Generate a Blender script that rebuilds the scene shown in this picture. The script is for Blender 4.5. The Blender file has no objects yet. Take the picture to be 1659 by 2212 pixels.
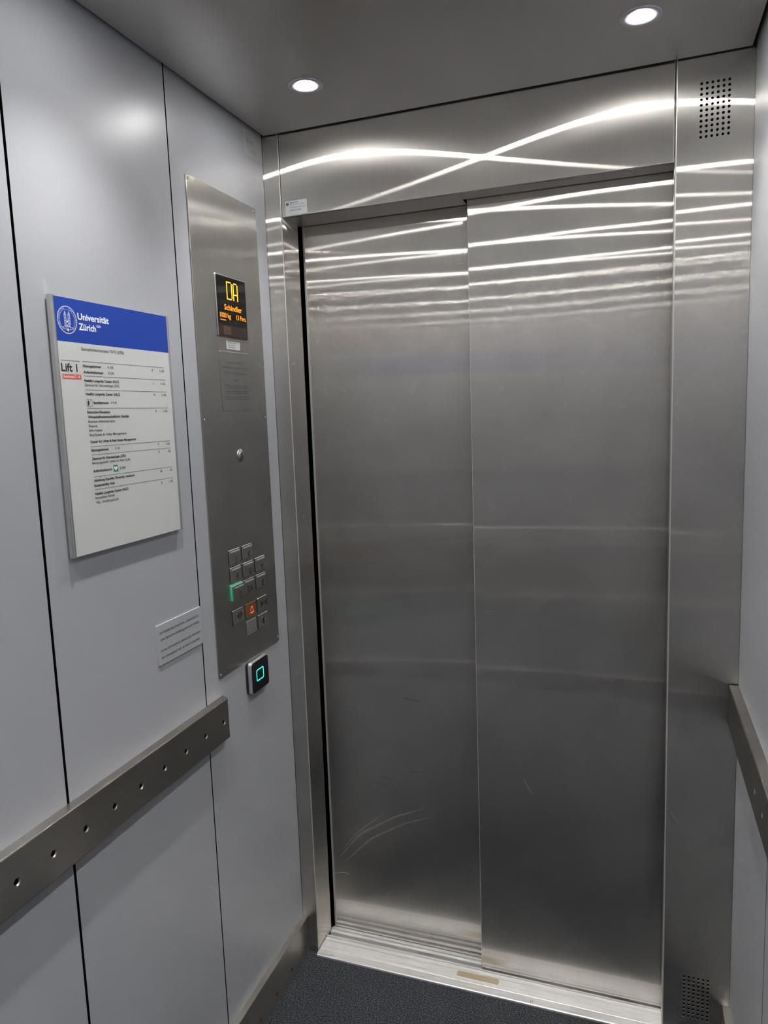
import bpy, math, random
from mathutils import Vector, Matrix
random.seed(4)
C = bpy.context.scene.collection
PI = math.pi

# ------------------------------------------------------------------ sizes (metres)
W, H, D = 1.10, 2.2077, 2.043            # cabin width, clear height, depth
XL, XR, HD = .0443, .9535, 2.0104        # door opening
Y1, Y2, XM = .0643, .1089, .4996         # faces of the two sliding panels, their overlap

# ------------------------------------------------------------------ helpers
class MB:
    def __init__(s): s.v = []; s.f = []; s.m = []
    def add(s, vs, fs, m=0):
        o = len(s.v); s.v += [tuple(v) for v in vs]
        s.f += [tuple(i + o for i in f) for f in fs]; s.m += [m] * len(fs)
        return s
    def box(s, x0, x1, y0, y1, z0, z1, m=0):
        vs = [(x, y, z) for x in (x0, x1) for y in (y0, y1) for z in (z0, z1)]
        return s.add(vs, [(0, 1, 3, 2), (4, 6, 7, 5), (0, 4, 5, 1), (2, 3, 7, 6), (0, 2, 6, 4), (1, 5, 7, 3)], m)
    def prism(s, pts, fn, a, b, m=0, inset=0.0, side=None):
        """closed outline pts (u,v) carried from depth a to b by fn(u,v,d); outline counter-clockwise seen from b"""
        n = len(pts); side = m if side is None else side
        vs = [fn(u, v, a) for u, v in pts] + [fn(u, v, b) for u, v in pts]
        fs = [tuple(range(n - 1, -1, -1))]
        s.add(vs, fs, side); o = len(s.v) - 2 * n
        s.f += [(o + i, o + (i + 1) % n, o + n + (i + 1) % n, o + n + i) for i in range(n)]; s.m += [side] * n
        s.f += [tuple(o + n + i for i in range(n))]; s.m += [m]
        return s
    def lathe(s, prof, c, axis='z', n=40, m=0, cap0=False, cap1=False):
        """prof: list of (r, h); h runs along the axis"""
        o = len(s.v)
        for r, h in prof:
            for k in range(n):
                a = 2 * PI * k / n; p, q = r * math.cos(a), r * math.sin(a)
                if axis == 'z': s.v.append((c[0] + p, c[1] + q, c[2] + h))
                elif axis == 'x': s.v.append((c[0] + h, c[1] + p, c[2] + q))
                else: s.v.append((c[0] + p, c[1] - h, c[2] + q))
        for j in range(len(prof) - 1):
            for k in range(n):
                a, b = o + j * n + k, o + j * n + (k + 1) % n
                s.f.append((a, b, b + n, a + n)); s.m.append(m)
        if cap0: s.f.append(tuple(o + k for k in range(n))); s.m.append(m)
        if cap1: s.f.append(tuple(o + (len(prof) - 1) * n + k for k in range(n))); s.m.append(m)
        return s
    def cell(s, fn, u0, u1, v0, v1, r, depth, r2=None, n=16, m=0, md=None):
        """square plate cell with a round hole; fn(u,v,d): d = depth behind the face"""
        cu, cv, h = (u0 + u1) / 2, (v0 + v1) / 2, (u1 - u0) / 2
        o = len(s.v); r2 = r if r2 is None else r2
        rings = [[], [], [], []]
        for k in range(n):
            a = 2 * PI * (k + .5 * 0) / n; c, q = math.cos(a), math.sin(a)
            t = h / max(abs(c), abs(q))
            rings[0].append(fn(cu + c * t, cv + q * t, 0)); rings[1].append(fn(cu + c * r, cv + q * r, 0))
            rings[2].append(fn(cu + c * r2, cv + q * r2, min(depth, max(r - r2, .0004)))); rings[3].append(fn(cu + c * r2, cv + q * r2, depth))
        for g in rings: s.v += g
        for j in range(3):
            for k in range(n):
                a, b = o + j * n + k, o + j * n + (k + 1) % n
                s.f.append((a, b, b + n, a + n)); s.m.append(md if (md is not None and j == 2) else m)
        if md is not None: s.f.append(tuple(o + 3 * n + k for k in range(n))); s.m.append(md)
        return s
    def quad(s, fn, u0, u1, v0, v1, d=0, m=0):
        return s.add([fn(u0, v0, d), fn(u1, v0, d), fn(u1, v1, d), fn(u0, v1, d)], [(0, 1, 2, 3)], m)
    def build(s, name, mats, parent=None, bevel=0, seg=2, smooth=False, origin=None, bm=0):
        me = bpy.data.meshes.new(name)
        ox = Vector(origin) if origin is not None else Vector((0, 0, 0))
        me.from_pydata([tuple(Vector(v) - ox) for v in s.v], [], s.f)
        for m in (mats if isinstance(mats, (list, tuple)) else [mats]): me.materials.append(m)
        for p, i in zip(me.polygons, s.m): p.material_index = i; p.use_smooth = smooth
        me.validate(); me.update()
        o = bpy.data.objects.new(name, me); C.objects.link(o); o.location = ox
        if parent is not None:
            o.parent = parent; o.location = ox - Vector(parent.get('at', (0, 0, 0)))
        if bevel:
            b = o.modifiers.new('bevel', 'BEVEL'); b.width = bevel; b.segments = seg; b.limit_method = 'ANGLE'
            b.angle_limit = math.radians(40); b.harden_normals = True; b.material = bm if bm else -1
            for p in me.polygons: p.use_smooth = True
        return o

LW = lambda u, v, d: (d, u, v)               # left wall: u = along the wall towards the door, v = up, d = out from wall
FW = lambda u, v, d: (u, -d, v)              # front wall: u = right, v = up, d = towards the cabin

def rr(u0, u1, v0, v1, r, n=5):
    pts = []
    for cx, cy, a0 in ((u1 - r, v1 - r, 0), (u0 + r, v1 - r, 90), (u0 + r, v0 + r, 180), (u1 - r, v0 + r, 270)):
        for k in range(n + 1):
            a = math.radians(a0 + 90 * k / n); pts.append((cx + r * math.cos(a), cy + r * math.sin(a)))
    return pts
def plate(mb, fn, u0, u1, v0, v1, r, d0, d1, m=0, side=None):
    return mb.prism(rr(u0, u1, v0, v1, r), fn, d0, d1, m, side=side)

_tc = {}
def glyphs(text, bold):
    k = (text, bold)
    if k not in _tc:
        cu = bpy.data.curves.new('t', 'FONT'); cu.body = text; cu.size = 1; cu.offset = .018 * bold; cu.resolution_u = 3
        o = bpy.data.objects.new('t', cu); C.objects.link(o)
        dg = bpy.context.evaluated_depsgraph_get(); me = bpy.data.meshes.new_from_object(o.evaluated_get(dg))
        vs = [tuple(v.co) for v in me.vertices]; fs = [tuple(p.vertices) for p in me.polygons]
        bpy.data.objects.remove(o); bpy.data.curves.remove(cu); bpy.data.meshes.remove(me)
        _tc[k] = (vs, fs)
    return _tc[k]
_capv = glyphs('H', 0)[0]; CAP = max(v[1] for v in _capv)
def text(mb, fn, t, u, v, w, cap, d, m=0, bold=0, center=False):
    """write t from (u,v) with the total width w and capital height cap"""
    vs, fs = glyphs(t, bold)
    x0 = min(p[0] for p in vs); x1 = max(p[0] for p in vs)
    sx = w / (x1 - x0) if w else cap / CAP * .86
    ww = sx * (x1 - x0)
    if center: u -= ww / 2
    mb.add([fn(u + (p[0] - x0) * sx, v + p[1] * cap / CAP, d) for p in vs], fs, m)

def props(o, label=None, cat=None, group=None, kind=None):
    if label: o['label'] = label
    if cat: o['category'] = cat
    if group: o['group'] = group
    if kind: o['kind'] = kind
    return o
def thing(name, at, label, cat, group=None):
    o = bpy.data.objects.new(name, None); C.objects.link(o); o.location = at; o['at'] = tuple(at)
    o.empty_display_size = .05
    return props(o, label, cat, group)
def struct(o): o['kind'] = 'structure'; return o

# ------------------------------------------------------------------ materials
def mat(name):
    m = bpy.data.materials.new(name); m.use_nodes = True; nt = m.node_tree; nt.nodes.clear()
    out = nt.nodes.new('ShaderNodeOutputMaterial'); return m, nt, out
def N(nt, t, **kw):
    n = nt.nodes.new(t)
    for k, v in kw.items():
        if k in n.inputs: n.inputs[k].default_value = v
        else: setattr(n, k, v)
    return n
def simple(name, col, rough=.5, metal=0, emit=None, es=0, spec=.5, coat=0, trans=0, alpha=1):
    m, nt, out = mat(name); b = N(nt, 'ShaderNodeBsdfPrincipled')
    b.inputs['Base Color'].default_value = (*col, 1); b.inputs['Roughness'].default_value = rough
    b.inputs['Metallic'].default_value = metal; b.inputs['Specular IOR Level'].default_value = spec
    b.inputs['Coat Weight'].default_value = coat; b.inputs['Alpha'].default_value = alpha
    b.inputs['Transmission Weight'].default_value = trans
    if emit: b.inputs['Emission Color'].default_value = (*emit, 1); b.inputs['Emission Strength'].default_value = es
    nt.links.new(b.outputs[0], out.inputs[0]); return m

def steel(name, col=(.76, .728, .69), groove=(0, 0, 1), a_long=.0013, a_across=.38, wave=0, wscale=2.2, haze=.22, flip=1, smudge=.10, seed=0):
    """brushed stainless steel: mirror-like along the grooves, wide across them"""
    m, nt, out = mat(name); L = nt.links.new
    geo = N(nt, 'ShaderNodeNewGeometry')
    # fine groove streaks + soft smudges, both a change of the surface itself
    mp = N(nt, 'ShaderNodeMapping'); mp.vector_type = 'POINT'
    sc = [900, 900, 900]; 
    for i in range(3):
        if groove[i]: sc[i] = 6
    mp.inputs['Scale'].default_value = sc; mp.inputs['Location'].default_value = (seed * 3.1, seed * 1.7, seed)
    L(geo.outputs['Position'], mp.inputs[0])
    st = N(nt, 'ShaderNodeTexNoise', Scale=1.0, Detail=2.0); L(mp.outputs[0], st.inputs['Vector'])
    sm = N(nt, 'ShaderNodeTexNoise', Scale=5.0, Detail=5.0, Roughness=.6); L(geo.outputs['Position'], sm.inputs['Vector'])
    r1 = N(nt, 'ShaderNodeMapRange'); r1.inputs[1].default_value = .3; r1.inputs[2].default_value = .7; r1.inputs[3].default_value = .97; r1.inputs[4].default_value = 1.02
    L(st.outputs[0], r1.inputs[0])
    r2 = N(nt, 'ShaderNodeMapRange'); r2.inputs[1].default_value = .3; r2.inputs[2].default_value = .7; r2.inputs[3].default_value = 1 - smudge; r2.inputs[4].default_value = 1 + smudge * .5
    L(sm.outputs[0], r2.inputs[0])
    mul = N(nt, 'ShaderNodeMath', operation='MULTIPLY'); L(r1.outputs[0], mul.inputs[0]); L(r2.outputs[0], mul.inputs[1])
    vm = N(nt, 'ShaderNodeVectorMath', operation='SCALE'); vm.inputs[0].default_value = col; L(mul.outputs[0], vm.inputs['Scale'])
    nrm = geo.outputs['Normal']
    bnode = None
    if wave:
        wn = N(nt, 'ShaderNodeTexNoise', Scale=wscale, Detail=1.0, Roughness=.3)
        mw = N(nt, 'ShaderNodeMapping'); mw.inputs['Location'].default_value = (seed * 5.3 + 2, seed * 2.1, seed * 1.3)
        mw.inputs['Scale'].default_value = (1.0, 1.0, .55)
        L(geo.outputs['Position'], mw.inputs[0]); L(mw.outputs[0], wn.inputs['Vector'])
        bnode = N(nt, 'ShaderNodeBump', Strength=1.0, Distance=wave); L(wn.outputs[0], bnode.inputs['Height'])
    tv = N(nt, 'ShaderNodeCombineXYZ')
    for i in range(3): tv.inputs[i].default_value = groove[i]
    def glossy(al, ac):
        g = N(nt, 'ShaderNodeBsdfAnisotropic'); g.distribution = 'MULTI_GGX'
        a = 1 - math.sqrt(al / ac); r = math.sqrt(math.sqrt(al * ac))
        g.inputs['Roughness'].default_value = r; g.inputs['Anisotropy'].default_value = flip * a
        L(vm.outputs[0], g.inputs['Color']); L(tv.outputs[0], g.inputs['Tangent'])
        if bnode: L(bnode.outputs[0], g.inputs['Normal'])
        return g
    g1 = glossy(a_long, a_across); g2 = glossy(max(a_long * 7, .06), max(.42, a_across))
    mx = N(nt, 'ShaderNodeMixShader', Fac=haze); L(g1.outputs[0], mx.inputs[1]); L(g2.outputs[0], mx.inputs[2])
    L(mx.outputs[0], out.inputs[0]); return m

FL = 1
M_door = steel('brushed_steel_door_near', wave=.0022, wscale=2.0, seed=1, flip=FL)
M_door2 = steel('brushed_steel_door_far', wave=.0030, wscale=2.2, seed=5, flip=FL)
M_front = steel('brushed_steel_front', seed=2, flip=FL)
M_header = steel('brushed_steel_header', wave=.0010, wscale=2.0, seed=3, flip=FL)
M_col = steel('brushed_steel_column', wave=.0005, wscale=2.0, seed=4, flip=FL)
M_back = steel('polished_steel_back_wall', col=(.88, .87, .86), seed=6, flip=FL, haze=.02, a_across=.08, a_long=.0015)
M_cop = steel('brushed_steel_panel', seed=7, col=(.56, .54, .51), a_long=.008, a_across=.35, haze=.45, flip=FL)
M_btn = steel('steel_button', col=(.50, .485, .46), seed=8, a_long=.03, a_across=.3, haze=.3, flip=FL)
M_rail = steel('brushed_steel_rail', col=(.40, .38, .36), groove=(0, 1, 0), a_long=.02, a_across=.08, haze=.3, flip=FL)
M_railb = steel('brushed_steel_rail_back', col=(.44, .42, .395), groove=(1, 0, 0), a_long=.05, a_across=.16, haze=.3, flip=FL)
M_kick = steel('brushed_steel_kick', col=(.42, .40, .375), groove=(0, 1, 0), a_long=.04, a_across=.16, haze=.3, flip=FL)
M_ceil = simple('ceiling_grey_metallic', (.62, .595, .575), rough=.33, metal=.9)
M_soff = steel('brushed_steel_soffit', groove=(1, 0, 0), a_long=.05, a_across=.3, seed=9)
M_edge = simple('folded_edge_highlight', (.48, .47, .455), rough=.4, metal=.6)  # lighter matte tone on the bevels, paints the highlight along folded edges
M_dark = simple('black_gap', (.004, .004, .004), rough=.9, spec=.1)
M_screw = simple('screw_steel', (.45, .45, .44), rough=.3, metal=1)
M_screwd = simple('screw_recess', (.10, .10, .10), rough=.3, metal=.9)
M_blackp = simple('black_plastic', (.012, .012, .013), rough=.35)
M_glass = simple('black_display_glass', (.004, .0035, .0035), rough=.05, spec=.22)
M_alu = simple('aluminium_profile', (.62, .62, .62), rough=.32, metal=1)
M_aluw = simple('aluminium_satin_body', (.66, .67, .69), rough=.35, metal=.9)
M_plate = simple('anodised_plate', (.47, .49, .51), rough=.45, metal=.35)
M_ink = simple('black_print', (.02, .02, .022), rough=.5)
M_inkg = simple('grey_print', (.045, .045, .05), rough=.5)
M_inks = simple('etched_print', (.03, .03, .03), rough=.5)
M_paper = simple('white_sheet', (.50, .51, .505), rough=.45, spec=.4)
M_blue = simple('blue_print', (.006, .042, .31), rough=.4)
M_white = simple('white_print', (.75, .78, .85), rough=.5)
M_pale = simple('pale_blue_print', (.38, .47, .78), rough=.5)
M_red = simple('red_print', (.62, .10, .07), rough=.5)
M_green = simple('green_print', (.02, .22, .09), rough=.5)
M_stick = simple('silver_sticker', (.50, .52, .54), rough=.4)
M_sticks = simple('grey_film_sticker', (.42, .43, .43), rough=.35)
M_amber = simple('amber_led', (.1, .05, 0), emit=(1, .50, .01), es=2.6)
M_orange = simple('orange_led', (.1, .04, 0), emit=(1, .27, .01), es=1.6)
M_brownw = simple('brown_window', (.055, .030, .018), rough=.25)
M_brownd = simple('dark_brown_window', (.022, .012, .009), rough=.2)
M_led_off = simple('unlit_led_bar', (.36, .37, .40), rough=.3)
M_gbtn = simple('green_lit_collar', (.05, .26, .15), rough=.3, emit=(.03, .42, .22), es=.22)
M_bell = simple('amber_alarm_button', (.20, .11, .05), rough=.35, metal=.5, emit=(.5, .2, .05), es=.02)
M_bellr = simple('red_bell_icon', (.3, .03, .01), emit=(1, .10, .03), es=1.3)
M_cyan = simple('cyan_led', (0, .2, .16), emit=(.02, .90, .66), es=1.5)
M_mesh = simple('light_speaker_mesh', (.55, .56, .56), rough=.4, metal=.6)
M_bezel = simple('downlight_bezel', (.72, .71, .78), rough=.30, metal=.8)
M_reflr = simple('downlight_reflector', (.07, .07, .075), rough=.25, metal=.2)
def lensmat(wide, beam):
    # a frosted spot lens: some light to every side, most of it in a soft beam downwards
    m, nt, out = mat('downlight_lens'); L = nt.links.new
    geo = N(nt, 'ShaderNodeNewGeometry'); dt = N(nt, 'ShaderNodeVectorMath', operation='DOT_PRODUCT'); dt.inputs[1].default_value = (0, 0, -1)
    L(geo.outputs['Incoming'], dt.inputs[0])
    mr = N(nt, 'ShaderNodeMapRange'); mr.interpolation_type = 'SMOOTHSTEP'
    mr.inputs[1].default_value = .63; mr.inputs[2].default_value = .97; mr.inputs[3].default_value = wide; mr.inputs[4].default_value = wide + beam
    L(dt.outputs['Value'], mr.inputs[0])
    e = N(nt, 'ShaderNodeEmission'); e.inputs[0].default_value = (1, .985, .955, 1); L(mr.outputs[0], e.inputs[1]); L(e.outputs[0], out.inputs[0]); return m
M_lens = lensmat(310, 1720)
M_brass = simple('worn_inlay', (.30, .25, .16), rough=.5, metal=.5)

def laminate():
    m, nt, out = mat('grey_wall_panel'); L = nt.links.new
    b = N(nt, 'ShaderNodeBsdfPrincipled'); geo = N(nt, 'ShaderNodeNewGeometry')
    n = N(nt, 'ShaderNodeTexNoise', Scale=1.6, Detail=3.0); L(geo.outputs['Position'], n.inputs['Vector'])
    r = N(nt, 'ShaderNodeMapRange'); r.inputs[3].default_value = .94; r.inputs[4].default_value = 1.04; L(n.outputs[0], r.inputs[0])
    v = N(nt, 'ShaderNodeVectorMath', operation='SCALE'); v.inputs[0].default_value = (.34, .35, .375); L(r.outputs[0], v.inputs['Scale'])
    L(v.outputs[0], b.inputs['Base Color'])
    n2 = N(nt, 'ShaderNodeTexNoise', Scale=700.0, Detail=1.0); L(geo.outputs['Position'], n2.inputs['Vector'])
    bp = N(nt, 'ShaderNodeBump', Strength=.12, Distance=.0004); L(n2.outputs[0], bp.inputs['Height']); L(bp.outputs[0], b.inputs['Normal'])
    b.inputs['Roughness'].default_value = .35; b.inputs['Specular IOR Level'].default_value = .55
    L(b.outputs[0], out.inputs[0]); return m
M_wall = laminate()

def carpet():
    m, nt, out = mat('dark_grey_carpet'); L = nt.links.new
    b = N(nt, 'ShaderNodeBsdfPrincipled'); geo = N(nt, 'ShaderNodeNewGeometry')
    n = N(nt, 'ShaderNodeTexNoise', Scale=300.0, Detail=3.0, Roughness=.75); L(geo.outputs['Position'], n.inputs['Vector'])
    cr = N(nt, 'ShaderNodeValToRGB'); e = cr.color_ramp.elements
    e[0].position = .40; e[0].color = (.006, .008, .011, 1); e[1].position = .60; e[1].color = (.050, .054, .061, 1)
    x = cr.color_ramp.elements.new(.74); x.color = (.26, .27, .28, 1)
    L(n.outputs[0], cr.inputs[0]); L(cr.outputs[0], b.inputs['Base Color'])
    bp = N(nt, 'ShaderNodeBump', Strength=.9, Distance=.003); L(n.outputs[0], bp.inputs['Height']); L(bp.outputs[0], b.inputs['Normal'])
    b.inputs['Roughness'].default_value = .95; b.inputs['Specular IOR Level'].default_value = .1
    L(b.outputs[0], out.inputs[0]); return m
M_floor = carpet()

def sillmat():
    m, nt, out = mat('worn_aluminium_sill'); L = nt.links.new
    b = N(nt, 'ShaderNodeBsdfPrincipled'); geo = N(nt, 'ShaderNodeNewGeometry')
    mp = N(nt, 'ShaderNodeMapping'); mp.inputs['Scale'].default_value = (5, 420, 5); L(geo.outputs['Position'], mp.inputs[0])
    n = N(nt, 'ShaderNodeTexNoise', Scale=1.0, Detail=5.0, Roughness=.75); L(mp.outputs[0], n.inputs['Vector'])
    cr = N(nt, 'ShaderNodeValToRGB'); e = cr.color_ramp.elements
    e[0].position = .30; e[0].color = (.24, .24, .235, 1); e[1].position = .48; e[1].color = (.50, .50, .50, 1)
    L(n.outputs[0], cr.inputs[0]); L(cr.outputs[0], b.inputs['Base Color'])
    b.inputs['Metallic'].default_value = .55; b.inputs['Roughness'].default_value = .42
    L(b.outputs[0], out.inputs[0]); return m
M_sill = sillmat()

# ------------------------------------------------------------------ room shell
G = .008
# floor
struct(MB().box(-.02, W + .02, -D - .02, .0, -.03, 0).build('floor', M_floor))
# ceiling: slab with round cut-outs for the lamps and a dark shadow gap all round
LX, LY = (.2205, .884), (-.2165, -.753, -1.290, -1.827)
CF = lambda u, v, d: (u, v, H + d)
cb = MB(); hc = .04
xs = [G, LX[0] - hc, LX[0] + hc, LX[1] - hc, LX[1] + hc, W - G]
ys = [-D + G] + [y + s * hc for y in reversed(LY) for s in (-1, 1)] + [-.0055]
for i in range(len(xs) - 1):
    for j in range(len(ys) - 1):
        if i in (1, 3) and j % 2 == 1: cb.cell(CF, xs[i], xs[i + 1], ys[j], ys[j + 1], .0325, .03, n=32)
        else: cb.quad(CF, xs[i], xs[i + 1], ys[j], ys[j + 1])
for a, b, c, d in ((G, W - G, -D + G, -D + G), (G, W - G, -.0055, -.0055), (G, G, -D + G, -.0055), (W - G, W - G, -D + G, -.0055)):
    cb.add([(a, c, H), (b, d, H), (b, d, H + .03), (a, c, H + .03)], [(0, 1, 2, 3)])
ceil = struct(cb.build('ceiling', M_ceil))
struct_top = MB().box(-.05, W + .05, -D - .05, .35, H + .055, H + .075); 
o = struct_top.build('light_leak_lid', M_dark, ceil)  # added black lid, stops light leaks and keeps the ceiling gap dark
# side walls: black backing with separate grey panels
seams = [(-.0015, -.4062), (-.4102, -.8260), (-.8317, -1.240), (-1.243, -1.650), (-1.653, -D)]
wl = struct(MB().box(-.05, -.012, -D - .05, .02, -.03, H + .055).build('wall_left', M_dark))
def wpanel(x0, x1, a, b, par):
    p = MB().box(x0, x1, b, a, .0, H + .055); p.m[-4] = p.m[-3] = 1          # side faces painted black, shade of the seam gaps put into colour
    return p.build('wall_panel', [M_wall, M_dark], par)
for a, b in seams: wpanel(-.011, 0, a, b, wl)
wr = struct(MB().box(W + .012, W + .05, -D - .05, .02, -.03, H + .055).build('wall_right', M_dark))
for a, b in seams: wpanel(W, W + .011, a, b, wr)
struct(MB().box(0, W, -D - .04, -D, 0, H + .055).build('wall_back', M_back))

# left return + reveal (L profile)
t1 = MB(); prof = [(-.012, 0), (XL, 0), (XL, .094), (XL - .004, .094), (XL - .004, .02), (-.012, .02)]
t1.prism([(x, y) for x, y in prof], lambda u, v, d: (u, v, d), 0.0, H + .05)
struct(t1.build('trim_1', [M_front, M_edge], bevel=.0026, seg=4, bm=1))
# header with its soffit
hdr = struct(MB().box(XL + .0012, XR - .0012, .0015, .012, HD, H + .05).build('trim_2', [M_header, M_edge], bevel=.0020, seg=4, bm=1))
MB().box(XL, XM - .008, .0085, Y2 - .006, HD, HD + .012).box(XM - .008, XR, .0085, Y1 - .005, HD, HD + .0119).build('soffit', M_soff, hdr)
MB().box(XL, XR, Y2 - .006, .30, HD + .035, HD + .045).box(XL, XR, Y1 - .005, .30, HD + .05, HD + .06).build('track_cover', M_dark, hdr)

# right return column, perforated twice, with its reveal towards the doors
wf = MB(); PT = .0103; px0 = 1.0275 - 3 * PT; px1 = px0 + 6 * PT
gr = [(2.1035 - 5.5 * PT, 2.1035 + 5.5 * PT), (.1085 - 5.5 * PT, .1085 + 5.5 * PT)]
F0 = lambda u, v, d: (u, d, v)
z = 0.0
for a, b in sorted(gr):
    wf.quad(F0, XR + .003, W, z, a); wf.quad(F0, XR + .003, px0, a, b); wf.quad(F0, px1, W, a, b)
    for i in range(6):
        for j in range(11):
            wf.cell(F0, px0 + i * PT, px0 + (i + 1) * PT, a + j * PT, a + (j + 1) * PT, .0030, .0060, r2=.0026, n=16, md=1)  # hole insides painted black for the shade in them
    z = b
wf.quad(F0, XR + .003, W, z, H + .05)
ex = []
for k in range(5):                                             # rolled edge of the column
    a = PI / 2 * k / 4; ex.append((XR + .003 - .003 * math.sin(a), .003 - .003 * math.cos(a)))
ex.append((XR, Y1 - .006))
for k, ((xa, ya), (xb, yb)) in enumerate(zip(ex[:-1], ex[1:])):
    wf.add([(xb, yb, 0), (xa, ya, 0), (xa, ya, H + .05), (xb, yb, H + .05)], [(0, 1, 2, 3)], 2 if k < 4 else 0)
wfo = struct(wf.build('wall_front', [M_col, M_dark, M_edge]))
MB().box(XR + .02, W + .01, .006, .02, 0, H + .05).build('backing_sheet', M_dark, wfo)
# closed box painted black for the darkness of the shaft behind the doors
struct(MB().box(-.05, W + .05, .32, .35, -.05, H + .05).box(-.06, -.05, .02, .35, -.05, H + .05).box(W + .05, W + .06, .02, .35, -.05, H + .05)
       .box(-.05, W + .05, .0, .35, -.05, -.03).build('shaft_black_box', M_dark))

# sliding door: two telescopic panels
dr = thing('door_1', (.5, Y2, 0), None, None); del dr['at']; dr['at'] = (0, 0, 0); dr.location = (0, 0, 0); dr['kind'] = 'structure'
def panel(x0, x1, y, m, name='door_panel'):
    b = MB(); nx, nz = 24, 60
    b.box(x0, x1, y, y + .028, .0035, 2.04)
    return b.build(name, [m, M_edge], dr, bevel=.0018, seg=3, bm=1)
panel(XM + .0005, XR + .05, Y1, M_door)
panel(XL + .006, XM + .035, Y2, M_door2)
MB().box(XL + .0062, XL + .0108, Y2 - .0016, Y2 + .001, .004, 2.03).build('edge_strip', M_edge, dr)
FN = lambda y: (lambda u, v, d: (u, y - d, v))
def scratches(fn, lines, w, m, par, d=.00015):
    b = MB()
    for ln in lines:
        n = len(ln); vs = []
        for k, (a, c) in enumerate(ln):
            p, q = ln[max(0, k - 1)], ln[min(n - 1, k + 1)]; dx, dy = q[0] - p[0], q[1] - p[1]; L = math.hypot(dx, dy) or 1
            ww = w * (.35 if k in (0, n - 1) else 1) / 2
            vs += [fn(a - dy / L * ww, c + dx / L * ww, d), fn(a + dy / L * ww, c - dx / L * ww, d)]
        b.add(vs, [(2 * k, 2 * k + 1, 2 * k + 3, 2 * k + 2) for k in range(n - 1)])
    return b.build('scratches', m, par)
M_scl = simple('bare_scratch', (.62, .61, .58), rough=.5, metal=.3, alpha=.6)
M_scs = simple('soft_scuff', (.55, .53, .50), rough=.6, metal=.3, alpha=.16)
M_scd = simple('dark_scuff', (.03, .03, .03), rough=.6, alpha=.3)
scratches(FN(Y1), [[(0.5175, 1.0067), (0.5587, 1.0114)], [(0.876, 0.0812), (0.8818, 0.0386), (0.8861, 0.063)], [(0.6176, 0.5748), (0.6291, 0.5512), (0.6407, 0.534)]], .0008, M_scl, dr)
scratches(FN(Y1), [[(0.5086, 0.1632), (0.6614, 0.1789)], [(0.5143, 0.1305), (0.5764, 0.1335)]], .002, M_scs, dr)
scratches(FN(Y2), [[(0.0560, 0.1736), (0.0862, 0.1831), (0.1065, 0.1796)], [(0.098, 1.7886), (0.1074, 1.7878), (0.1112, 1.7839)], [(0.46, 1.8852), (0.4693, 1.8842)], [(0.4667, 1.8745), (0.4772, 1.8746)],
    [(0.4803, 1.9116), (0.4777, 1.9009), (0.4822, 1.8927)], [(0.4753, 1.9504), (0.4783, 1.9282), (0.479, 1.9062)]], .0012, M_scl, dr)
scratches(FN(Y2), [[(0.0767, 0.2311), (0.1455, 0.3157), (0.2463, 0.3819), (0.3425, 0.4249)], [(0.0906, 0.2162), (0.1735, 0.3033), (0.2732, 0.3653), (0.3551, 0.3995)], [(0.0851, 0.2546), (0.1311, 0.3132), (0.219, 0.3915)]], .005, M_scs, dr)
scratches(FN(Y2), [[(0.2882, 0.738), (0.3357, 0.7335)], [(0.2092, 0.5017), (0.2502, 0.4937)], [(0.2987, 0.5238), (0.3389, 0.5293)], [(0.1234, 0.6293), (0.1304, 0.6259)]], .004, M_scd, dr)
scratches(FN(0), [[(0.956, 0.5917), (0.9724, 0.5602), (0.9896, 0.54)], [(0.9562, 0.5745), (0.9676, 0.5479)], [(0.9564, 0.4819), (0.9643, 0.4953)]], .003, M_scs, wfo)
scratches(FN(.0015), [[(0.3773, 2.0758), (0.3836, 2.0625)], [(0.2886, 2.039), (0.3048, 2.0348), (0.3251, 2.0185)], [(0.3447, 2.0211), (0.3677, 2.0254)], [(0.1826, 2.0208), (0.1994, 2.0154)],
    [(0.3112, 2.0517), (0.3227, 2.0481)], [(0.2039, 2.0342), (0.2096, 2.027)]], .0007, M_scl, hdr)
scratches(LW, [[(-0.4035, 0.5866), (-0.3923, 0.6179), (-0.3717, 0.6571), (-0.3619, 0.6711)], [(-0.1649, 0.2722), (-0.1714, 0.2609)], [(-0.7536, 1.1206), (-0.7415, 1.1166)], [(-0.3824, 2.0986), (-0.3788, 2.0892)]], .0008, M_scd, wl)

# sill
sl = thing('door_sill', (.5, 0, 0), 'scratched light aluminium threshold with ribbed front edge below the lift doors', 'door sill')
prof = [(-.0175, 0), (-.0172, .0045), (-.0150, .0062)]
y = -.0148
for k in range(10):
    prof += [(y, .0066), (y + .0009, .0066), (y + .0011, .0072), (y + .0019, .0072)]; y += .0021
prof += [(.0072, .0078), (.0165, .0080), (.0170, .0074), (.0180, .0074), (.0185, .0080), (.0400, .0080), (.0405, .0070), (.0415, .0070), (.0420, .0080), (.0500, .0080),
         (.0515, .0060), (.0560, .0060), (.0570, .0095), (.0600, .0095), (.0610, .0030), (.0700, .0030), (.0705, -.012), (.0820, -.012), (.0825, .0030),
         (.0920, .0030), (.0930, .0075), (.0975, .0075), (.0985, .0020), (.1100, .0020), (.1105, -.012), (.1220, -.012), (.1225, .0020), (.1500, .0020), (.1500, -.025), (-.0175, -.025)]
sb = MB(); sb.prism(prof, lambda u, v, d: (XL + .0012 + d, u, v), 0, XR - XL - .0015)
sb.build('sill_plate', M_sill, sl)
ip = MB(); plate(ip, lambda u, v, d: (u, v, d), .4405, .5525, .0200, .0380, .004, .0078, .0092)
props(ip.build('inlay', M_brass, sl, bevel=.0005), 'worn brownish metal inlay')
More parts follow.
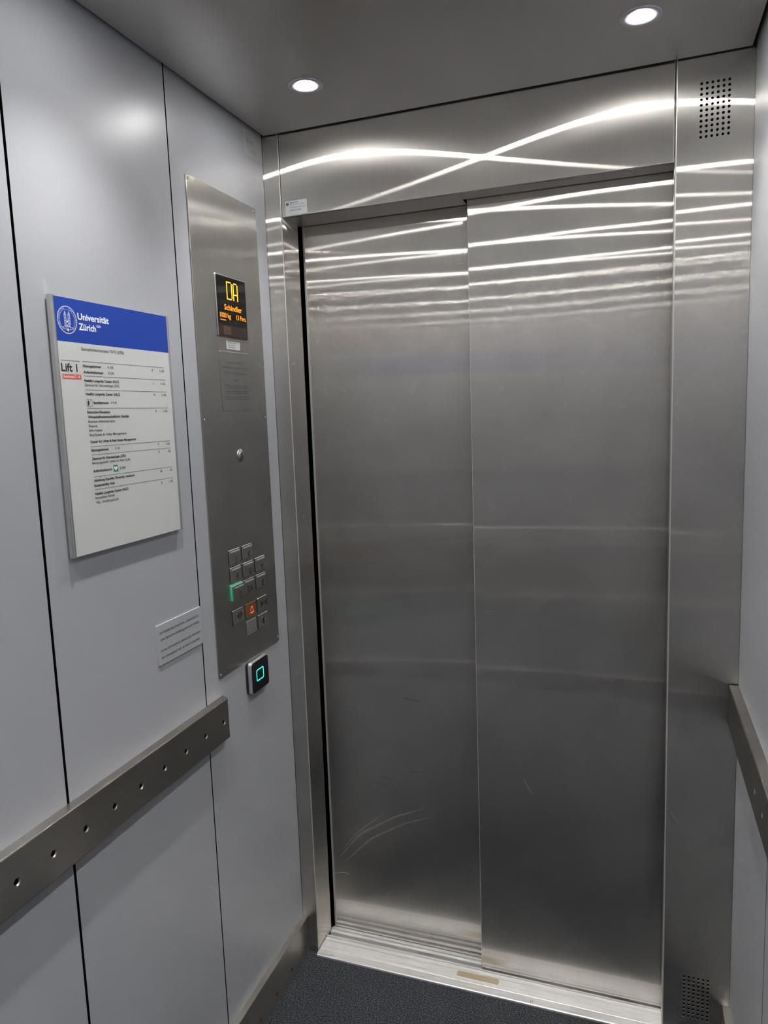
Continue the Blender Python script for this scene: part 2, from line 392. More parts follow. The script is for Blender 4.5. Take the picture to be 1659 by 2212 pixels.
for sx in (.088, .355, .644, .930):
    MB().lathe([(.0042, .0066), (.0040, .0080), (.0022, .0082), (.0020, .0070)], (sx, -.0085, 0), n=20, cap1=True).build('screw', M_screw, sl, smooth=True)

# kickplates
def kick(name, fn, u0, u1, m, holes):
    r = MB(); r.prism([(0, 0), (.0155, 0), (.0155, .1035), (.0145, .1045), (0, .1045)], lambda a, b, d: fn(a, u0 + d, b), 0, u1 - u0)
    o = struct(r.build(name, m))
    for h in holes:
        s = MB(); prof = [(.0046, .0), (.0040, .0010), (.0028, .0012), (.0024, .0002)]
        n = 16; vs = []
        for rad, hh in prof:
            for k in range(n):
                a = 2 * PI * k / n; vs.append(fn(.0155 + hh, h + rad * math.cos(a), .028 + rad * math.sin(a)))
        fs = [(j * n + k, j * n + (k + 1) % n, (j + 1) * n + (k + 1) % n, (j + 1) * n + k) for j in range(3) for k in range(n)] + [tuple(3 * n + k for k in range(n))]
        s.add(vs, fs); s.build('screw', M_screwd, o, smooth=True)
    return o
hk = [-.027 - .0875 * k for k in range(6)]
kick('baseboard_left', lambda a, b, c: (a, b, c), -D, -.0005, M_kick, hk)
kick('baseboard_right', lambda a, b, c: (W - a, b, c), -D, -.0005, M_kick, hk)
kick('baseboard_back', lambda a, b, c: (b, -D + a, c), .016, W - .016, M_kick, [])

# handrails: flat steel rails with countersunk holes
def rail(label, fn, u0, u1, holes, m, taper=0.0):
    t = thing('handrail', fn(0, (u0 + u1) / 2, .80), label, 'handrail'); t['at'] = (0, 0, 0); t.location = (0, 0, 0)
    T_, z0, z1 = .020, .7985, .8922; e = .0028
    b = MB(); hz = .8435; c = .015
    q = lambda u, v, d: fn(T_ - d, u, v)
    cuts = []
    for h in sorted(holes): cuts += [h - c, h + c]
    us = [u0 + e] + cuts + [u1 - e]
    for i in range(len(us) - 1):
        if i % 2 == 1:
            b.quad(q, us[i], us[i + 1], z0 + e, hz - c); b.quad(q, us[i], us[i + 1], hz + c, z1 - e)
            b.cell(q, us[i], us[i + 1], hz - c, hz + c, .0066, .012, r2=.0046, n=24, md=1)  # black bore colour stands in for shade inside the screw holes
        else: b.quad(q, us[i], us[i + 1], z0 + e, z1 - e)
    # folded edges: rounded corner, then the return to the wall, on four sides
    def ringpt(k, u, v, su, sv):                               # k-th step round the fold
        a = PI / 2 * k / 3; return q(u + su * e * math.sin(a), v + sv * e * math.sin(a), e * (1 - math.cos(a)))
    cs = [(u0 + e, z0 + e, -1, -1), (u1 - e, z0 + e, 1, -1), (u1 - e, z1 - e, 1, 1), (u0 + e, z1 - e, -1, 1)]
    rings = [[ringpt(k, *cc) for cc in cs] for k in range(4)]
    rings.append([q(u0, z0, T_), q(u1 + taper, z0, T_), q(u1 + taper, z1, T_), q(u0, z1, T_)])
    o = len(b.v)
    for g in rings: b.v += g
    for j in range(4):
        for k in range(4): b.f.append((o + j * 4 + k, o + j * 4 + (k + 1) % 4, o + j * 4 + 4 + (k + 1) % 4, o + j * 4 + 4 + k)); b.m.append(0)
    b.build('rail_plate', [m, M_dark], t)
    for h in holes:
        s = MB(); n = 20; vs = []
        for rad, hh in ((.0036, .0085), (.0036, .0120), (.0030, .0126), (.0020, .0126), (.0017, .0100)):
            for k in range(n):
                a = 2 * PI * k / n; vs.append(fn(hh, h + rad * math.cos(a), hz + rad * math.sin(a)))
        fs = [(j * n + k, j * n + (k + 1) % n, (j + 1) * n + (k + 1) % n, (j + 1) * n + k) for j in range(4) for k in range(n)] + [tuple(4 * n + k for k in range(n))]
        s.add(vs, fs); s.build('screw', M_screwd, t, smooth=True)
    return t
rail('flat brushed steel handrail with nine screw holes in view on the left wall', lambda a, b, c: (a, b, c), -1.98, -.3515,
     [-.3745 - .0735 * k for k in range(22)], M_rail, taper=.008)
rail('flat steel handrail on the right wall starting beside the perforated column', lambda a, b, c: (W - a, b, c), -1.98, -.00555,
     [-.3885 - .0785 * k for k in range(20)], M_rail)
rail('steel handrail across the rear wall behind the viewer', lambda a, b, c: (b, -D + a, c), .06, W - .06, [], M_railb)

# ------------------------------------------------------------------ downlights
def downlight(x, y, label):
    t = thing('downlight', (x, y, H), label, 'ceiling light', 'recessed ceiling spots in two rows')
    MB().lathe([(.0325, .0005), (.0368, 0), (.0368, -.0022), (.0358, -.0032), (.0260, -.0026), (.0232, -.0014)], (x, y, H), n=56).build('bezel', M_bezel, t, smooth=True, origin=(x, y, H))
    MB().lathe([(.0232, -.0014), (.0226, .0025), (.0200, .0090), (.0180, .0150)], (x, y, H), n=56).build('reflector', M_reflr, t, smooth=True, origin=(x, y, H))
    MB().lathe([(.0168, .0095), (.0168, .0030), (.0160, .0004), (.0138, -.0014), (.0100, -.0028), (.0050, -.0036), (.0, -.0038)], (x, y, H), n=40).build('lens', M_lens, t, smooth=True, origin=(x, y, H))
    return t
names = {(0, 0): 'lit round ceiling spot above the control panel, left of the two in view', (1, 0): 'lit round ceiling spot near the perforated column, right of the two in view'}
for j, yy in enumerate(LY):
    for i, xx in enumerate(LX):
        downlight(xx, yy, names.get((i, j), f'lit round ceiling spot behind the viewer in the {("second", "third", "rearmost")[j - 1] if j else ""} row, {("left", "right")[i]} side'))

# ------------------------------------------------------------------ directory sign
sg = thing('directory_sign', (0, -.615, 1.297), 'framed white and blue university floor directory on the left wall', 'sign')
sg['at'] = (0, 0, 0); sg.location = (0, 0, 0)
S0, S1, SZ0, SZ1 = -.7772, -.4668, 1.2965, 1.7215
MB().box(.0005, .0078, S0 + .008, S1 - .004, SZ0 + .002, SZ1 - .002).build('back_plate', M_blackp, sg)
def strip(u0, u1, side):
    pts = []
    n = 8
    for k in range(n + 1):
        a = PI * k / n; pts.append(((u0 + u1) / 2 - math.cos(a) * (u1 - u0) / 2, .0085 + .0038 * math.sin(a)))
    pts = [(u0, .0030)] + pts + [(u1, .0030)]
    b = MB(); b.prism([(p[1], p[0]) for p in pts], lambda a, b_, d: (a, b_, SZ0 + d), 0, SZ1 - SZ0); return b
strip(S0 - .0005, S0 + .0075, 0).build('side_profile', M_alu, sg, smooth=False)
strip(S1 - .0045, S1 + .0005, 1).build('side_profile', M_alu, sg, smooth=False)
d0 = .0100
sh = MB(); sh.box(.0078, d0, S0 + .0072, S1 - .0042, SZ0 + .0008, SZ1 - .0008, 0)
sh.quad(LW, S0 + .0074, S1 - .0044, 1.6500, SZ1 - .0012, d0 + .0001, 1)
sh.build('sheet', [M_paper, M_blue], sg)
tx = MB()
def tt(t, u, v, w, cap=3.9, bold=0, m=0):
    bold = bold * 1.4 + .45
    text(tx, LW, t, u / 1000, v / 1000, w / 1000, cap / 1000, d0 + .0003, m, bold)
def line(u, v, w, th=.55, m=0): tx.quad(LW, u / 1000, (u + w) / 1000, (v - th / 2) / 1000, (v + th / 2) / 1000, d0 + .0003, m)
tt('Universität', -719, 1688.4, 76.8, 10.4, .6, 1); tt('Zürich', -717.9, 1671.8, 41.3, 10.4, .6, 1); tt('UZH', -675.2, 1679.6, 11.6, 3.6, .6, 1)
tt('Stampfenbachstrasse 73/75 (STB)', -716.7, 1638.5, 109, 4.8, 0, 3)
tt('Lift 1', -766.3, 1602.5, 36.6, 12.3, .5)
tx.quad(LW, -.7650, -.7220, 1.5900, 1.5978, d0 + .0002, 2); tt('Geschosse D – K', -763.2, 1592.0, 38.6, 4.0, 0, 4)
for u, v, w in ((-765.1, 1619.8, 42.3), (-716.3, 1620.2, 228.6), (-715.8, 1596.3, 228.4), (-715.4, 1573.2, 228.6), (-714.8, 1542.2, 228.2),
                (-713.9, 1477.6, 227.8), (-713.4, 1463.5, 227.6), (-713.1, 1425.8, 227.7), (-713.1, 1404.2, 228.2)): line(u, v, w)
for t, u, v, w, b in (
    ('Sitzungszimmer', -716.4, 1611.1, 45.4, .8), ('K 520', -654.4, 1611.4, 14.8, 0), ('Aufenthaltsraum', -716.3, 1600.9, 48.7, .8), ('K 534', -654.2, 1601.3, 14.5, 0),
    ('K', -528.7, 1611.6, 3.2, .6), ('5. OG', -505.2, 1611.5, 14.9, 0), ('Healthy Longevity Center (HLC)', -715.9, 1586.8, 88.1, .8),
    ('Zentrum für Gerontologie (ZfG)', -715.7, 1579.4, 88.2, 0), ('J', -528.5, 1587.3, 1.9, .6), ('4. OG', -504.6, 1587.0, 14.9, 0),
    ('Healthy Longevity Center (HLC)', -715.3, 1564.5, 87.7, .8), ('H', -527.8, 1565.5, 3.4, .6), ('3. OG', -503.8, 1565.3, 15.1, 0),
    ('Sanitätsraum', -698.3, 1549.8, 38.6, .8), ('H 318', -653.4, 1549.9, 14.8, 0), ('Executive Education', -714.9, 1533.9, 56.9, .8),
    ('G', -527.2, 1534.3, 3.4, .6), ('2. OG', -503.1, 1534.2, 14.5, 0), ('Wirtschaftswissenschaftliche Fakultät', -714.6, 1525.8, 107.3, .8),
    ('Business Administration', -714.7, 1518.1, 68.4, 0), ('Finance', -714.5, 1510.5, 21.6, 0), ('Informatics', -714.3, 1503.1, 32.3, 0),
    ('Real Estate & Urban Management', -714.1, 1495.4, 95.8, 0), ('Center for Urban & Real Estate Management', -714.2, 1483.8, 122.1, .8),
    ('Sitzungszimmer', -713.8, 1469.5, 45.3, .8), ('F 101', -651.8, 1469.5, 12.4, 0), ('F', -526.4, 1470.1, 2.8, .6), ('1. OG', -502.5, 1470.0, 14.7, 0),
    ('Zentrum für Gerontologie (ZfG)', -713.5, 1455.0, 88.4, .8), ('Beratungsstelle Leben im Alter (LiA)', -713.7, 1447.7, 99.9, 0),
    ('E', -526.1, 1455.8, 2.9, .6), ('EG', -495.2, 1455.3, 7.1, 0), ('Aufenthaltsraum', -713.2, 1433.9, 48.3, .8), ('E 020', -643.8, 1433.7, 15.3, 0),
    ('Abteilung Equality, Diversity, Inclusion', -713.4, 1417.8, 109.1, .8), ('Sustainability Hub', -713.6, 1409.0, 52.5, .8),
    ('Da', -525.4, 1418.0, 6.2, .6), ('ZG', -494.5, 1418.0, 7.8, 0), ('Healthy Longevity Center (HLC)', -713.5, 1394.8, 88.4, .8),
    ('Innovation Atelier', -713.2, 1387.7, 50.4, 0), ('VSL - VividSound Lab', -713.0, 1379.8, 58.2, 0), ('D', -525.2, 1395.3, 3.4, .6), ('1. UG', -501.0, 1395.7, 14.0, 0)):
    tt(t, u, v, w, 4.0, b)
# couch symbol box
for a, b, c, e in ((-.7148, -.7010, 1.5456, 1.5461), (-.7148, -.7010, 1.5569, 1.5574), (-.7148, -.7143, 1.5456, 1.5574), (-.7015, -.7010, 1.5456, 1.5574)):
    tx.quad(LW, a, b, c, e, d0 + .0003, 0)
tx.add([LW(-.7102 + .0022 * math.cos(2 * PI * k / 16), 1.5512 + .0042 * math.sin(2 * PI * k / 16), d0 + .0003) for k in range(16)], [tuple(range(16))], 0)
tx.quad(LW, -.7055, -.7035, 1.5543, 1.5548, d0 + .0003, 0); tx.quad(LW, -.7048, -.7042, 1.5535, 1.5556, d0 + .0003, 0)
# green heart symbol
tx.quad(LW, -.6608, -.6482, 1.4304, 1.4422, d0 + .0002, 5)
hp = []
for k in range(28):
    a = 2 * PI * k / 28; hp.append((-.6550 + .00030 * 16 * math.sin(a) ** 3, 1.4363 + .00026 * (13 * math.cos(a) - 5 * math.cos(2 * a) - 2 * math.cos(3 * a) - math.cos(4 * a))))
cx = sum(p[0] for p in hp) / 28; cz = 1.4358
o = len(tx.v); tx.v += [LW(p[0], p[1], d0 + .0004) for p in hp] + [LW(cx, cz, d0 + .0004)]
tx.f += [(o + (k + 1) % 28, o + k, o + 28) for k in range(28)]; tx.m += [4] * 28
tx.add([LW(-.6552, 1.4382, d0 + .0005), LW(-.6563, 1.4358, d0 + .0005), LW(-.6551, 1.4359, d0 + .0005), LW(-.6556, 1.4338, d0 + .0005), LW(-.6541, 1.4364, d0 + .0005), LW(-.6552, 1.4363, d0 + .0005)], [(0, 1, 2, 3, 4, 5)], 5)
tx.quad(LW, -.6507, -.6489, 1.4404, 1.4409, d0 + .0004, 4); tx.quad(LW, -.65005, -.64955, 1.4396, 1.4417, d0 + .0004, 4)
# round seal with the twin-towered church
sc, sz, sr = -.7435, 1.6849, .0222
def ring(r, w, m, d=d0 + .0003, n=56):
    o = len(tx.v)
    for k in range(n):
        a = 2 * PI * k / n
        tx.v += [LW(sc + r * math.cos(a), sz + r * math.sin(a), d), LW(sc + (r - w) * math.cos(a), sz + (r - w) * math.sin(a), d)]
    tx.f += [(o + 2 * k, o + 2 * ((k + 1) % n), o + 2 * ((k + 1) % n) + 1, o + 2 * k + 1) for k in range(n)]; tx.m += [m] * n
ring(sr, .0007, 4); ring(sr - .0011, .0003, 4); ring(sr - .0052, .00028, 4)
def q3(a, b, c, e, m=3): tx.quad(LW, sc + a, sc + b, sz + c, sz + e, d0 + .00035, m)
for s_ in (-1, 1):
    x0 = s_ * .0044
    for k in range(3): q3(x0 - .0025 + k * .0021, x0 - .0025 + k * .0021 + .0006, -.0108, .0088, 4)
    tx.add([LW(sc + x0 - .0026, sz + .0088, d0 + .00035), LW(sc + x0 + .0026, sz + .0088, d0 + .00035), LW(sc + x0, sz + .0148, d0 + .00035)], [(0, 1, 2)], 6)
    for k in range(5): q3(x0 - .0026, x0 + .0026, -.0098 + k * .0042, -.0098 + k * .0042 + .0005, 4)
q3(-.0020, .0020, -.0108, -.0104, 4); q3(-.0020, .0020, .0010, .0014, 4); q3(-.0006, .0006, -.0104, -.0070, 4)
tx.add([LW(sc + .0014 * math.cos(2 * PI * k / 12), sz - .0025 + .0018 * math.sin(2 * PI * k / 12), d0 + .0004) for k in range(12)], [tuple(range(12))], 4)
q3(-.0168, .0168, -.0118, -.0114, 4); q3(-.0150, .0150, -.0150, -.0147, 4)
for k in range(9):
    xx = -.0140 + k * .0033
    if abs(xx) > .003: tx.add([LW(sc + xx, sz - .0142, d0 + .00035), LW(sc + xx + .0006, sz - .0142, d0 + .00035), LW(sc + xx + .0018, sz - .0122, d0 + .00035), LW(sc + xx + .0012, sz - .0122, d0 + .00035)], [(0, 1, 2, 3)], 4)
tx.add([LW(sc + .0016 * math.cos(2 * PI * k / 12), sz - .0158 + .0026 * math.sin(2 * PI * k / 12), d0 + .0004) for k in range(12)], [tuple(range(12))], 4)
def arc_text(t, a0, a1, r, cap):
    for k, ch in enumerate(t):
        if ch == ' ': continue
        a = math.radians(a0 + (a1 - a0) * k / (len(t) - 1)); vs, fs = glyphs(ch, 0)
        xm = (min(p[0] for p in vs) + max(p[0] for p in vs)) / 2; s = cap / CAP
        up = (math.cos(a), math.sin(a)); rt = (math.sin(a), -math.cos(a))
        tx.add([LW(sc + up[0] * (r + p[1] * s) + rt[0] * (p[0] - xm) * s, sz + up[1] * (r + p[1] * s) + rt[1] * (p[0] - xm) * s, d0 + .0003) for p in vs], fs, 4)
arc_text('UNIVERSITAS', 208, 108, sr - .0044, .0026); arc_text('TURICENSIS', 72, -28, sr - .0044, .0026)
tx.build('print', [M_ink, M_white, M_red, M_inkg, M_white, M_green, M_pale], sg)

# ------------------------------------------------------------------ control panel
cp = thing('control_panel', (0, -.206, .934), 'tall brushed steel lift control panel with display and lettered buttons', 'control panel')
cp['at'] = (0, 0, 0); cp.location = (0, 0, 0)
pf = .0030
plate(MB(), LW, -.3548, -.0580, .9340, 2.0225, .0015, .0008, pf).build('face_plate', M_cop, cp, bevel=.0005)
MB().box(0, .0009, -.350, -.063, .94, 2.017).build('back_box', M_dark, cp)
for u, v in ((-.351, 2.017), (-.0695, 2.014), (-.3445, 1.515), (-.0665, 1.517), (-.3465, .9405), (-.0645, .946)):
    u = max(min(u, -.0645), -.3485); v = min(max(v, .941), 2.0155)
    b = MB(); b.lathe([(.0034, .0), (.0030, .0012), (.0018, .0014), (.0014, .0004)], (pf, u, v), 'x', 20, cap1=True); b.build('screw', M_screw, cp, smooth=True)
scratches(LW, [[(-0.315, 1.1017), (-0.3061, 1.0918), (-0.2925, 1.0849)], [(-0.101, 1.6536), (-0.083, 1.6455), (-0.0642, 1.6408)], [(-0.3357, 0.9961), (-0.3296, 0.9973)], [(-0.2863, 1.9883), (-0.2815, 1.9828)]], .0007, M_scl, cp, pf + .0002)
# display
dsp = MB(); plate(dsp, LW, -.2715, -.1390, 1.7000, 1.8378, .004, pf, pf + .0034); dsp = dsp.build('display', M_alu, cp, bevel=.0012)
g = MB(); plate(g, LW, -.2688, -.1402, 1.7012, 1.8352, .003, pf + .003, pf + .0040); g.build('screen', M_glass, dsp)
e = MB(); de = pf + .0042
def dots(pat, u0, v0, pu, pv):
    for r_, row in enumerate(pat):
        for c_, ch in enumerate(row):
            if ch == '#': e.quad(LW, u0 + c_ * pu, u0 + c_ * pu + pu * .84, v0 - (r_ + 1) * pv, v0 - (r_ + 1) * pv + pv * .72, de, 0)
Dp = ['#####.'] + ['#....#'] * 11 + ['#####.']; Ap = ['.###.'] + ['#...#'] * 7 + ['#####'] + ['#...#'] * 4
dots(Dp, -.2268, 1.8262, .0042, .00312); dots(Ap, -.1985, 1.8262, .0045, .00312)
text(e, LW, 'Schindler', -.2404, 1.7618, .0782, .0118, de, 1, .9)
text(e, LW, '1000 kg', -.2607, 1.7437, .0460, .0104, de, 1, .5); text(e, LW, '13 Pers.', -.1891, 1.7437, .0452, .0104, de, 1, .5)
for k in range(10): e.quad(LW, -.2606 + k * .0024, -.2606 + k * .0024 + .0019, 1.7372, 1.7392, de, 1)
e.build('lit_text', [M_amber, M_orange], dsp)
w_ = MB(); w_.quad(LW, -.2670, -.1420, 1.7025, 1.7270, pf + .00405, 1); w_.quad(LW, -.2490, -.2165, 1.7062, 1.7255, pf + .0041, 0)
w_.quad(LW, -.2670, -.1420, 1.7280, 1.7286, pf + .0041, 1); w_.build('sensor_window', [M_brownw, M_brownd], dsp)
# engraved notice
nt_ = MB(); plate(nt_, LW, -.2690, -.1358, 1.5345, 1.6692, .004, pf, pf + .0012); nt_ = nt_.build('notice_plate', M_cop, cp, bevel=.0006)
e = MB(); dn = pf + .0014
for t, u, v, w, c_ in (('Benützung im Brandfall verboten.', -.2394, 1.6432, .0731, .0034), ("L'utilisation de l'ascenseur est interdite en cas d'incendie.", -.2629, 1.6318, .1219, .0032),
    ("In caso d'incendio è proibito utilizzare l'ascensore.", -.2555, 1.6191, .1068, .0032), ('Notruf', -.2135, 1.6027, .0223, .0044),
    ('Beim Betätigen der Alarmtaste wird automatisch eine', -.2564, 1.5912, .1089, .0029), ('Sprechverbindung mit der Notrufzentrale aufgebaut.', -.2539, 1.5863, .1030, .0029),
    ("En appuyant sur le bouton d'alarme, vous établirez une", -.2555, 1.5783, .1082, .0029), ('communication vocale avec la centrale de service.', -.2539, 1.5734, .1032, .0029),
    ("Azionando il tasto d'allarme, viene stabilito automaticamente", -.2611, 1.5653, .1181, .0029), ('un collegamento vocale con la centrale di servizio.', -.2514, 1.5604, .0991, .0029)):
    text(e, LW, t, u, v, w, c_, dn)
e.build('print', M_inks, nt_)
# key switch
ks = MB(); ks.lathe([(.0150, 0), (.0150, .0012), (.0138, .0022), (.0105, .0026), (.0100, .0045), (.0085, .0052)], (pf, -.2025, 1.4300), 'x', 36, cap1=True)
ks = ks.build('key_switch', M_screw, cp, smooth=True)
MB().box(pf + .0050, pf + .0056, -.2036, -.2014, 1.4235, 1.4365).build('keyhole', M_dark, ks)
# buttons
colu = (-.2855, -.2258, -.1666); rowt = (1.2170, 1.1755, 1.1335, 1.0742, 1.0315); BW, BH = .0500, .0358
def button(ci, ri, sym, face=None, raised=0, bar=True):
    u0, v1 = colu[ci], rowt[ri]; u1, v0 = u0 + BW, v1 - BH
    f0 = pf + raised
    b = MB(); n = 5
    if raised:
        c = MB(); plate(c, LW, u0 - .0016, u1 + .0004, v0 - .0006, v1 + .0012, .003, pf, f0 + .0002)
    o = len(b.v)
    if not raised:
        k = MB(); plate(k, LW, u0 + .0002, u1 - .0002, v0 - .0004, v1 + .0006, .003, pf, pf + .0004)
    plate(b, LW, u0 + .0012, u1 - .0012, v0 + .0008, v1 - .0006, .0024, f0, f0 + .0036)
    m = face or M_btn
    bt = b.build('button', m, cp, bevel=.0014, seg=3)
    if not raised: k.build('button_outline_shade', M_blackp, bt)  # thin black plate paints the shaded outline round each button
    if raised: props(c.build('collar', M_gbtn, bt, bevel=.0008), 'green lit collar')
    d = f0 + .0038
    if bar:
        q = MB(); plate(q, LW, u0 + .0055, u1 - .0030, v1 - .0080, v1 - .0042, .0004, d - .0004, d); q.build('light_bar', M_led_off, bt)
    s = MB()
    if isinstance(sym, str) and len(sym) < 3:
        wd = {'J': .0052, 'K': .0118, 'H': .0118, 'G': .0128, 'F': .0088, 'D': .0120, 'DA': .0262, 'E': .0090}[sym]
        uc = u0 + (.0320 if sym != 'DA' else .0280) - (.004 if sym == 'J' else 0)
        text(s, LW, sym, uc - wd / 2, v0 + .0040, wd, .0132, d, 0, 1.4)
    elif sym == 'open':
        for a, k in ((-1, u0 + .0290), (1, u0 + .0315)): s.add([LW(k, v0 + .0285, d), LW(k, v0 + .0075, d), LW(k + a * .0125, v0 + .0180, d)], [(0, 1, 2) if a < 0 else (1, 0, 2)])
        s.v = [(x, y_, z_) for x, y_, z_ in s.v]
    elif sym == 'close':
        for a, k in ((-1, u0 + .0305), (1, u0 + .0320)): s.add([LW(k + a * .0145, v0 + .0270, d), LW(k + a * .0145, v0 + .0085, d), LW(k, v0 + .0178, d)], [(0, 1, 2) if a < 0 else (1, 0, 2)])
    elif sym == 'bell':
        cu, cv = u0 + .0285, v0 + .0090; out = [(-.0088, 0), (-.0062, .0030), (-.0056, .0105), (-.0030, .0150), (0, .0165), (.0030, .0150), (.0056, .0105), (.0062, .0030), (.0088, 0)]
        inn = [(-.0058, .0016), (-.00552, .0036), (-.0038, .0102), (-.0020, .0132), (0, .0142), (.0020, .0132), (.0038, .0102), (.0042, .0036), (.0058, .0016)]
        for k in range(8): s.add([LW(cu + out[k][0], cv + out[k][1], d), LW(cu + inn[k][0], cv + inn[k][1], d), LW(cu + inn[k + 1][0], cv + inn[k + 1][1], d), LW(cu + out[k + 1][0], cv + out[k + 1][1], d)], [(0, 1, 2, 3)])
        s.quad(LW, cu - .0088, cu + .0088, cv - .0002, cv + .0016, d); s.quad(LW, cu - .0022, cu + .0022, cv - .0026, cv - .0006, d)
    elif sym == 'key':
        s.lathe([(.0100, 0), (.0098, .0004), (.0086, .0004)], (d - .0002, u0 + .0275, v0 + .0178), 'x', 32, cap1=True)
        s.add([LW(u0 + .0275 + .0085 * math.cos(PI * k / 12 - PI / 2), v0 + .0178 + .0085 * math.sin(PI * k / 12 - PI / 2), d + .0006) for k in range(13)], [tuple(range(13))], 1)
    if sym: s.build('symbol', [M_bellr if sym == 'bell' else (M_screwd if sym == 'key' else M_ink), M_alu], bt)
    return bt
button(0, 0, 'J'); button(1, 0, 'K'); button(0, 1, 'F'); button(1, 1, 'G'); button(2, 1, 'H')
button(0, 2, 'D', raised=.0052); button(1, 2, 'DA'); button(2, 2, 'E')
button(0, 3, 'open', bar=False); props(button(1, 3, 'bell', face=M_bell, bar=False), 'amber alarm button with red bell'); button(2, 3, 'close', bar=False)
button(2, 4, 'key', bar=False)
# little loudspeaker grid
sp = MB(); u0, v1 = colu[1] + .002, rowt[4] - .0005; plate(sp, LW, u0, u0 + .046, v1 - .0350, v1, .0015, pf, pf + .0022)
spk = sp.build('speaker_grille', M_btn, cp, bevel=.0006)
s = MB()
for i in range(15):
    for j in range(11):
        a, b_ = u0 + .0030 + i * .00275 + (.0013 if j % 2 else 0), v1 - .0330 + j * .0029
        s.add([LW(a + .00115 * math.cos(2 * PI * k / 8), b_ + .00115 * math.sin(2 * PI * k / 8) + .001, pf + .0024) for k in range(8)], [tuple(range(8))])
s.build('perforation', M_ink, spk)
plate(MB(), LW, u0 + .0012, u0 + .0448, v1 - .0338, v1 - .0012, .001, pf + .0021, pf + .0023).build('mesh_sheet', M_mesh, spk)

# small sticker between display and notice
st = MB(); plate(st, LW, -.2350, -.1735, 1.6750, 1.6972, .0018, pf, pf + .0004); st = st.build('small_sticker', M_sticks)
props(st, 'small pale address sticker between the display and the engraved notice', 'sticker')
e = MB()
for t, v, w in (('Schindler Aufzüge AG', 1.6888, .0410), ('Zugerstrasse 13', 1.6836, .0300), ('CH-6030 Ebikon', 1.6782, .0300)): text(e, LW, t, -.2277, v, w, .0029, pf + .0006)
e.build('print', M_ink, st)

# ------------------------------------------------------------------ card reader
rd = thing('card_reader', (0, -.190, .850), 'black faced card reader with glowing green square below the control panel', 'card reader')
rd['at'] = (0, 0, 0); rd.location = (0, 0, 0)
plate(MB(), LW, -.2350, -.1490, .8520, .9275, .008, .0003, .0048).build('gap_plate', M_blackp, rd)  # black plate filling the gap between housing and wall
plate(MB(), LW, -.2325, -.1460, .8500, .9290, .009, .0048, .0150).build('housing', M_aluw, rd, bevel=.0012)
plate(MB(), LW, -.2305, -.1475, .8518, .9272, .008, .0140, .0156).build('front_glass', simple('reader_black_glass', (.006, .006, .007), rough=.12), rd, bevel=.0004)
e = MB(); n0 = rr(-.2100, -.1735, .8765, .9060, .005); n1 = rr(-.2072, -.1763, .8793, .9032, .0035); n = len(n0)
vs = [LW(u, v, .0160) for u, v in n0] + [LW(u, v, .0160) for u, v in n1]
e.add(vs, [(k, (k + 1) % n, n + (k + 1) % n, n + k) for k in range(n)]); e.build('light_ring', M_cyan, rd)
MB().quad(LW, -.1680, -.1520, .9215, .9222, .01575).build('brand_line', M_inkg, rd)

# ------------------------------------------------------------------ emergency notice plate
em = MB(); plate(em, LW, -.5645, -.4095, 1.0370, 1.1185, .0010, -.0004, .0026); em = em.build('emergency_plate', M_plate, bevel=.0004)
props(em, 'small engraved metal emergency call plate on the wall below the directory', 'sign')
e = MB()
for t, u, v, w in (('Im Notfall bitte Knopf min. 5 Sekunden für', -.5553, 1.0994, .1349), ('eine Sprechverbindung gedrückt halten.', -.5551, 1.0858, .1372),
                   ('In case of emergency, please press the button', -.5557, 1.0637, .1391), ('for emergency call. at least 5 seconds.', -.5559, 1.0495, .1365)):
    text(e, LW, t, u, v, w, .0052, .0029, 0, .2)
e.build('print', M_inkg, em)

# ------------------------------------------------------------------ stickers
st = MB(); plate(st, FW, .0555, .1145, 2.0135, 2.0475, .0022, -.0014, -.0010); st = st.build('inventory_sticker', M_stick)
props(st, 'small silver inventory sticker on the left end of the door header', 'sticker')
e = MB(); dd = -.0008
text(e, FW, 'Stadt Zürich', .0690, 2.0415, .022, .0028, dd, 0, 1); text(e, FW, 'Amt für Hochbauten und Anlagen', .0690, 2.0372, .040, .0021, dd, 0, 0)
text(e, FW, 'Abteilung Aufzugsanlagen', .0690, 2.0305, .041, .0022, dd, 0, 0); text(e, FW, 'Objekt ID: 0710465', .0690, 2.0235, .030, .0026, dd, 0, 1)
e.add([FW(.0618 + .0038 * math.cos(2 * PI * k / 24), 2.0400 + .0034 * math.sin(2 * PI * k / 24), dd) for k in range(24)], [tuple(range(24))], 0)
e.add([FW(.0605, 2.0425, dd + .0002), FW(.0622, 2.0385, dd + .0002), FW(.0632, 2.0385, dd + .0002), FW(.0615, 2.0425, dd + .0002)], [(3, 2, 1, 0)], 1)
e.build('print', [M_ink, M_stick], st)
M_clear = simple('clear_film', (.62, .63, .62), rough=.25, alpha=.55)
st = MB(); plate(st, LW, -.0930, -.00550, 2.1400, 2.1975, .002, .0002, .0005); st = st.build('film_sticker', M_clear)
props(st, 'translucent printed sticker high in the corner above the control panel', 'sticker')
e = MB()
for v, w in ((2.1790, .040), (2.1755, .036), (2.1720, .040)): text(e, LW, 'Schindler Aufzüge', -.0860, v, w, .0022, .0007, 0, 0)
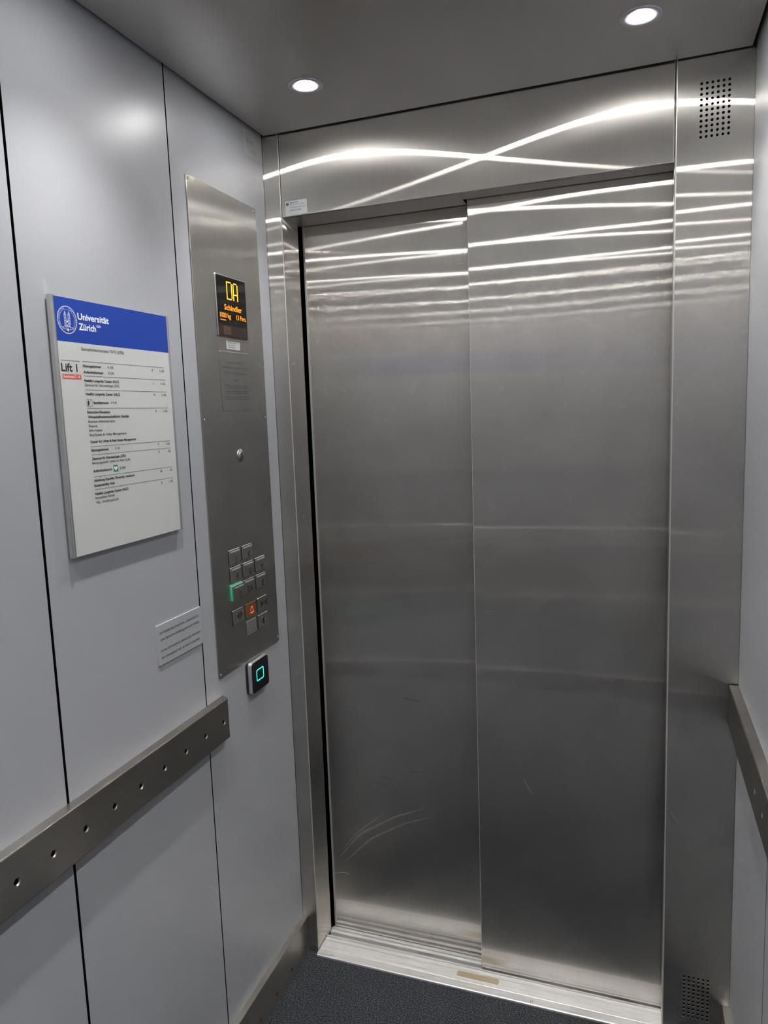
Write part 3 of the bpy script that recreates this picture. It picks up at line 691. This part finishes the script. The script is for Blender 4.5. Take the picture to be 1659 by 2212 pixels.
e.quad(LW, -.0845, -.0300, 2.1600, 2.1603, .0007, 0); e.quad(LW, -.0845, -.0300, 2.1545, 2.1548, .0007, 0)
text(e, LW, '1000 kg  13 Pers.', -.0600, 2.1560, .030, .0024, .0007, 0, 0)
e.quad(LW, -.0860, -.0800, 2.1860, 2.1930, .0007, 1); e.quad(LW, -.0760, -.0720, 2.1860, 2.1930, .0007, 1)
e.build('print', [M_inkg, simple('faded_red_print', (.42, .22, .20), rough=.5)], st)

# ------------------------------------------------------------------ camera
pos = Vector((.87919, -1.72505, 1.51339)); yaw, pitch, roll = -.34880, -.12890, -.03770
f = Vector((math.sin(yaw) * math.cos(pitch), math.cos(yaw) * math.cos(pitch), math.sin(pitch)))
r = Vector((math.cos(yaw), -math.sin(yaw), 0)); u = r.cross(f)
r2 = r * math.cos(roll) + u * math.sin(roll); u2 = -r * math.sin(roll) + u * math.cos(roll)
cd = bpy.data.cameras.new('camera'); cam = bpy.data.objects.new('camera', cd); C.objects.link(cam)
cam.matrix_world = Matrix(((r2.x, u2.x, -f.x, pos.x), (r2.y, u2.y, -f.y, pos.y), (r2.z, u2.z, -f.z, pos.z), (0, 0, 0, 1)))
cd.sensor_fit = 'VERTICAL'; cd.sensor_height = 36; cd.lens = 1578.015 * 36 / 2212
cd.shift_x = 28.974 / 2212; cd.shift_y = -5.09 / 2212; cd.clip_start = .02
bpy.context.scene.camera = cam

# ------------------------------------------------------------------ world and colour
w = bpy.data.worlds.new('world'); bpy.context.scene.world = w; w.use_nodes = True
w.node_tree.nodes['Background'].inputs[0].default_value = (0, 0, 0, 1)
vs_ = bpy.context.scene.view_settings
vs_.view_transform = 'Standard'; vs_.look = 'None'; vs_.gamma = 1; vs_.exposure = .16; vs_.use_curve_mapping = False
cy = bpy.context.scene.cycles
cy.blur_glossy = 0.0; cy.sample_clamp_indirect = 250.0
cy.max_bounces = 14; cy.glossy_bounces = 10; cy.diffuse_bounces = 5
for o in bpy.data.objects:
    if 'at' in o: del o['at']
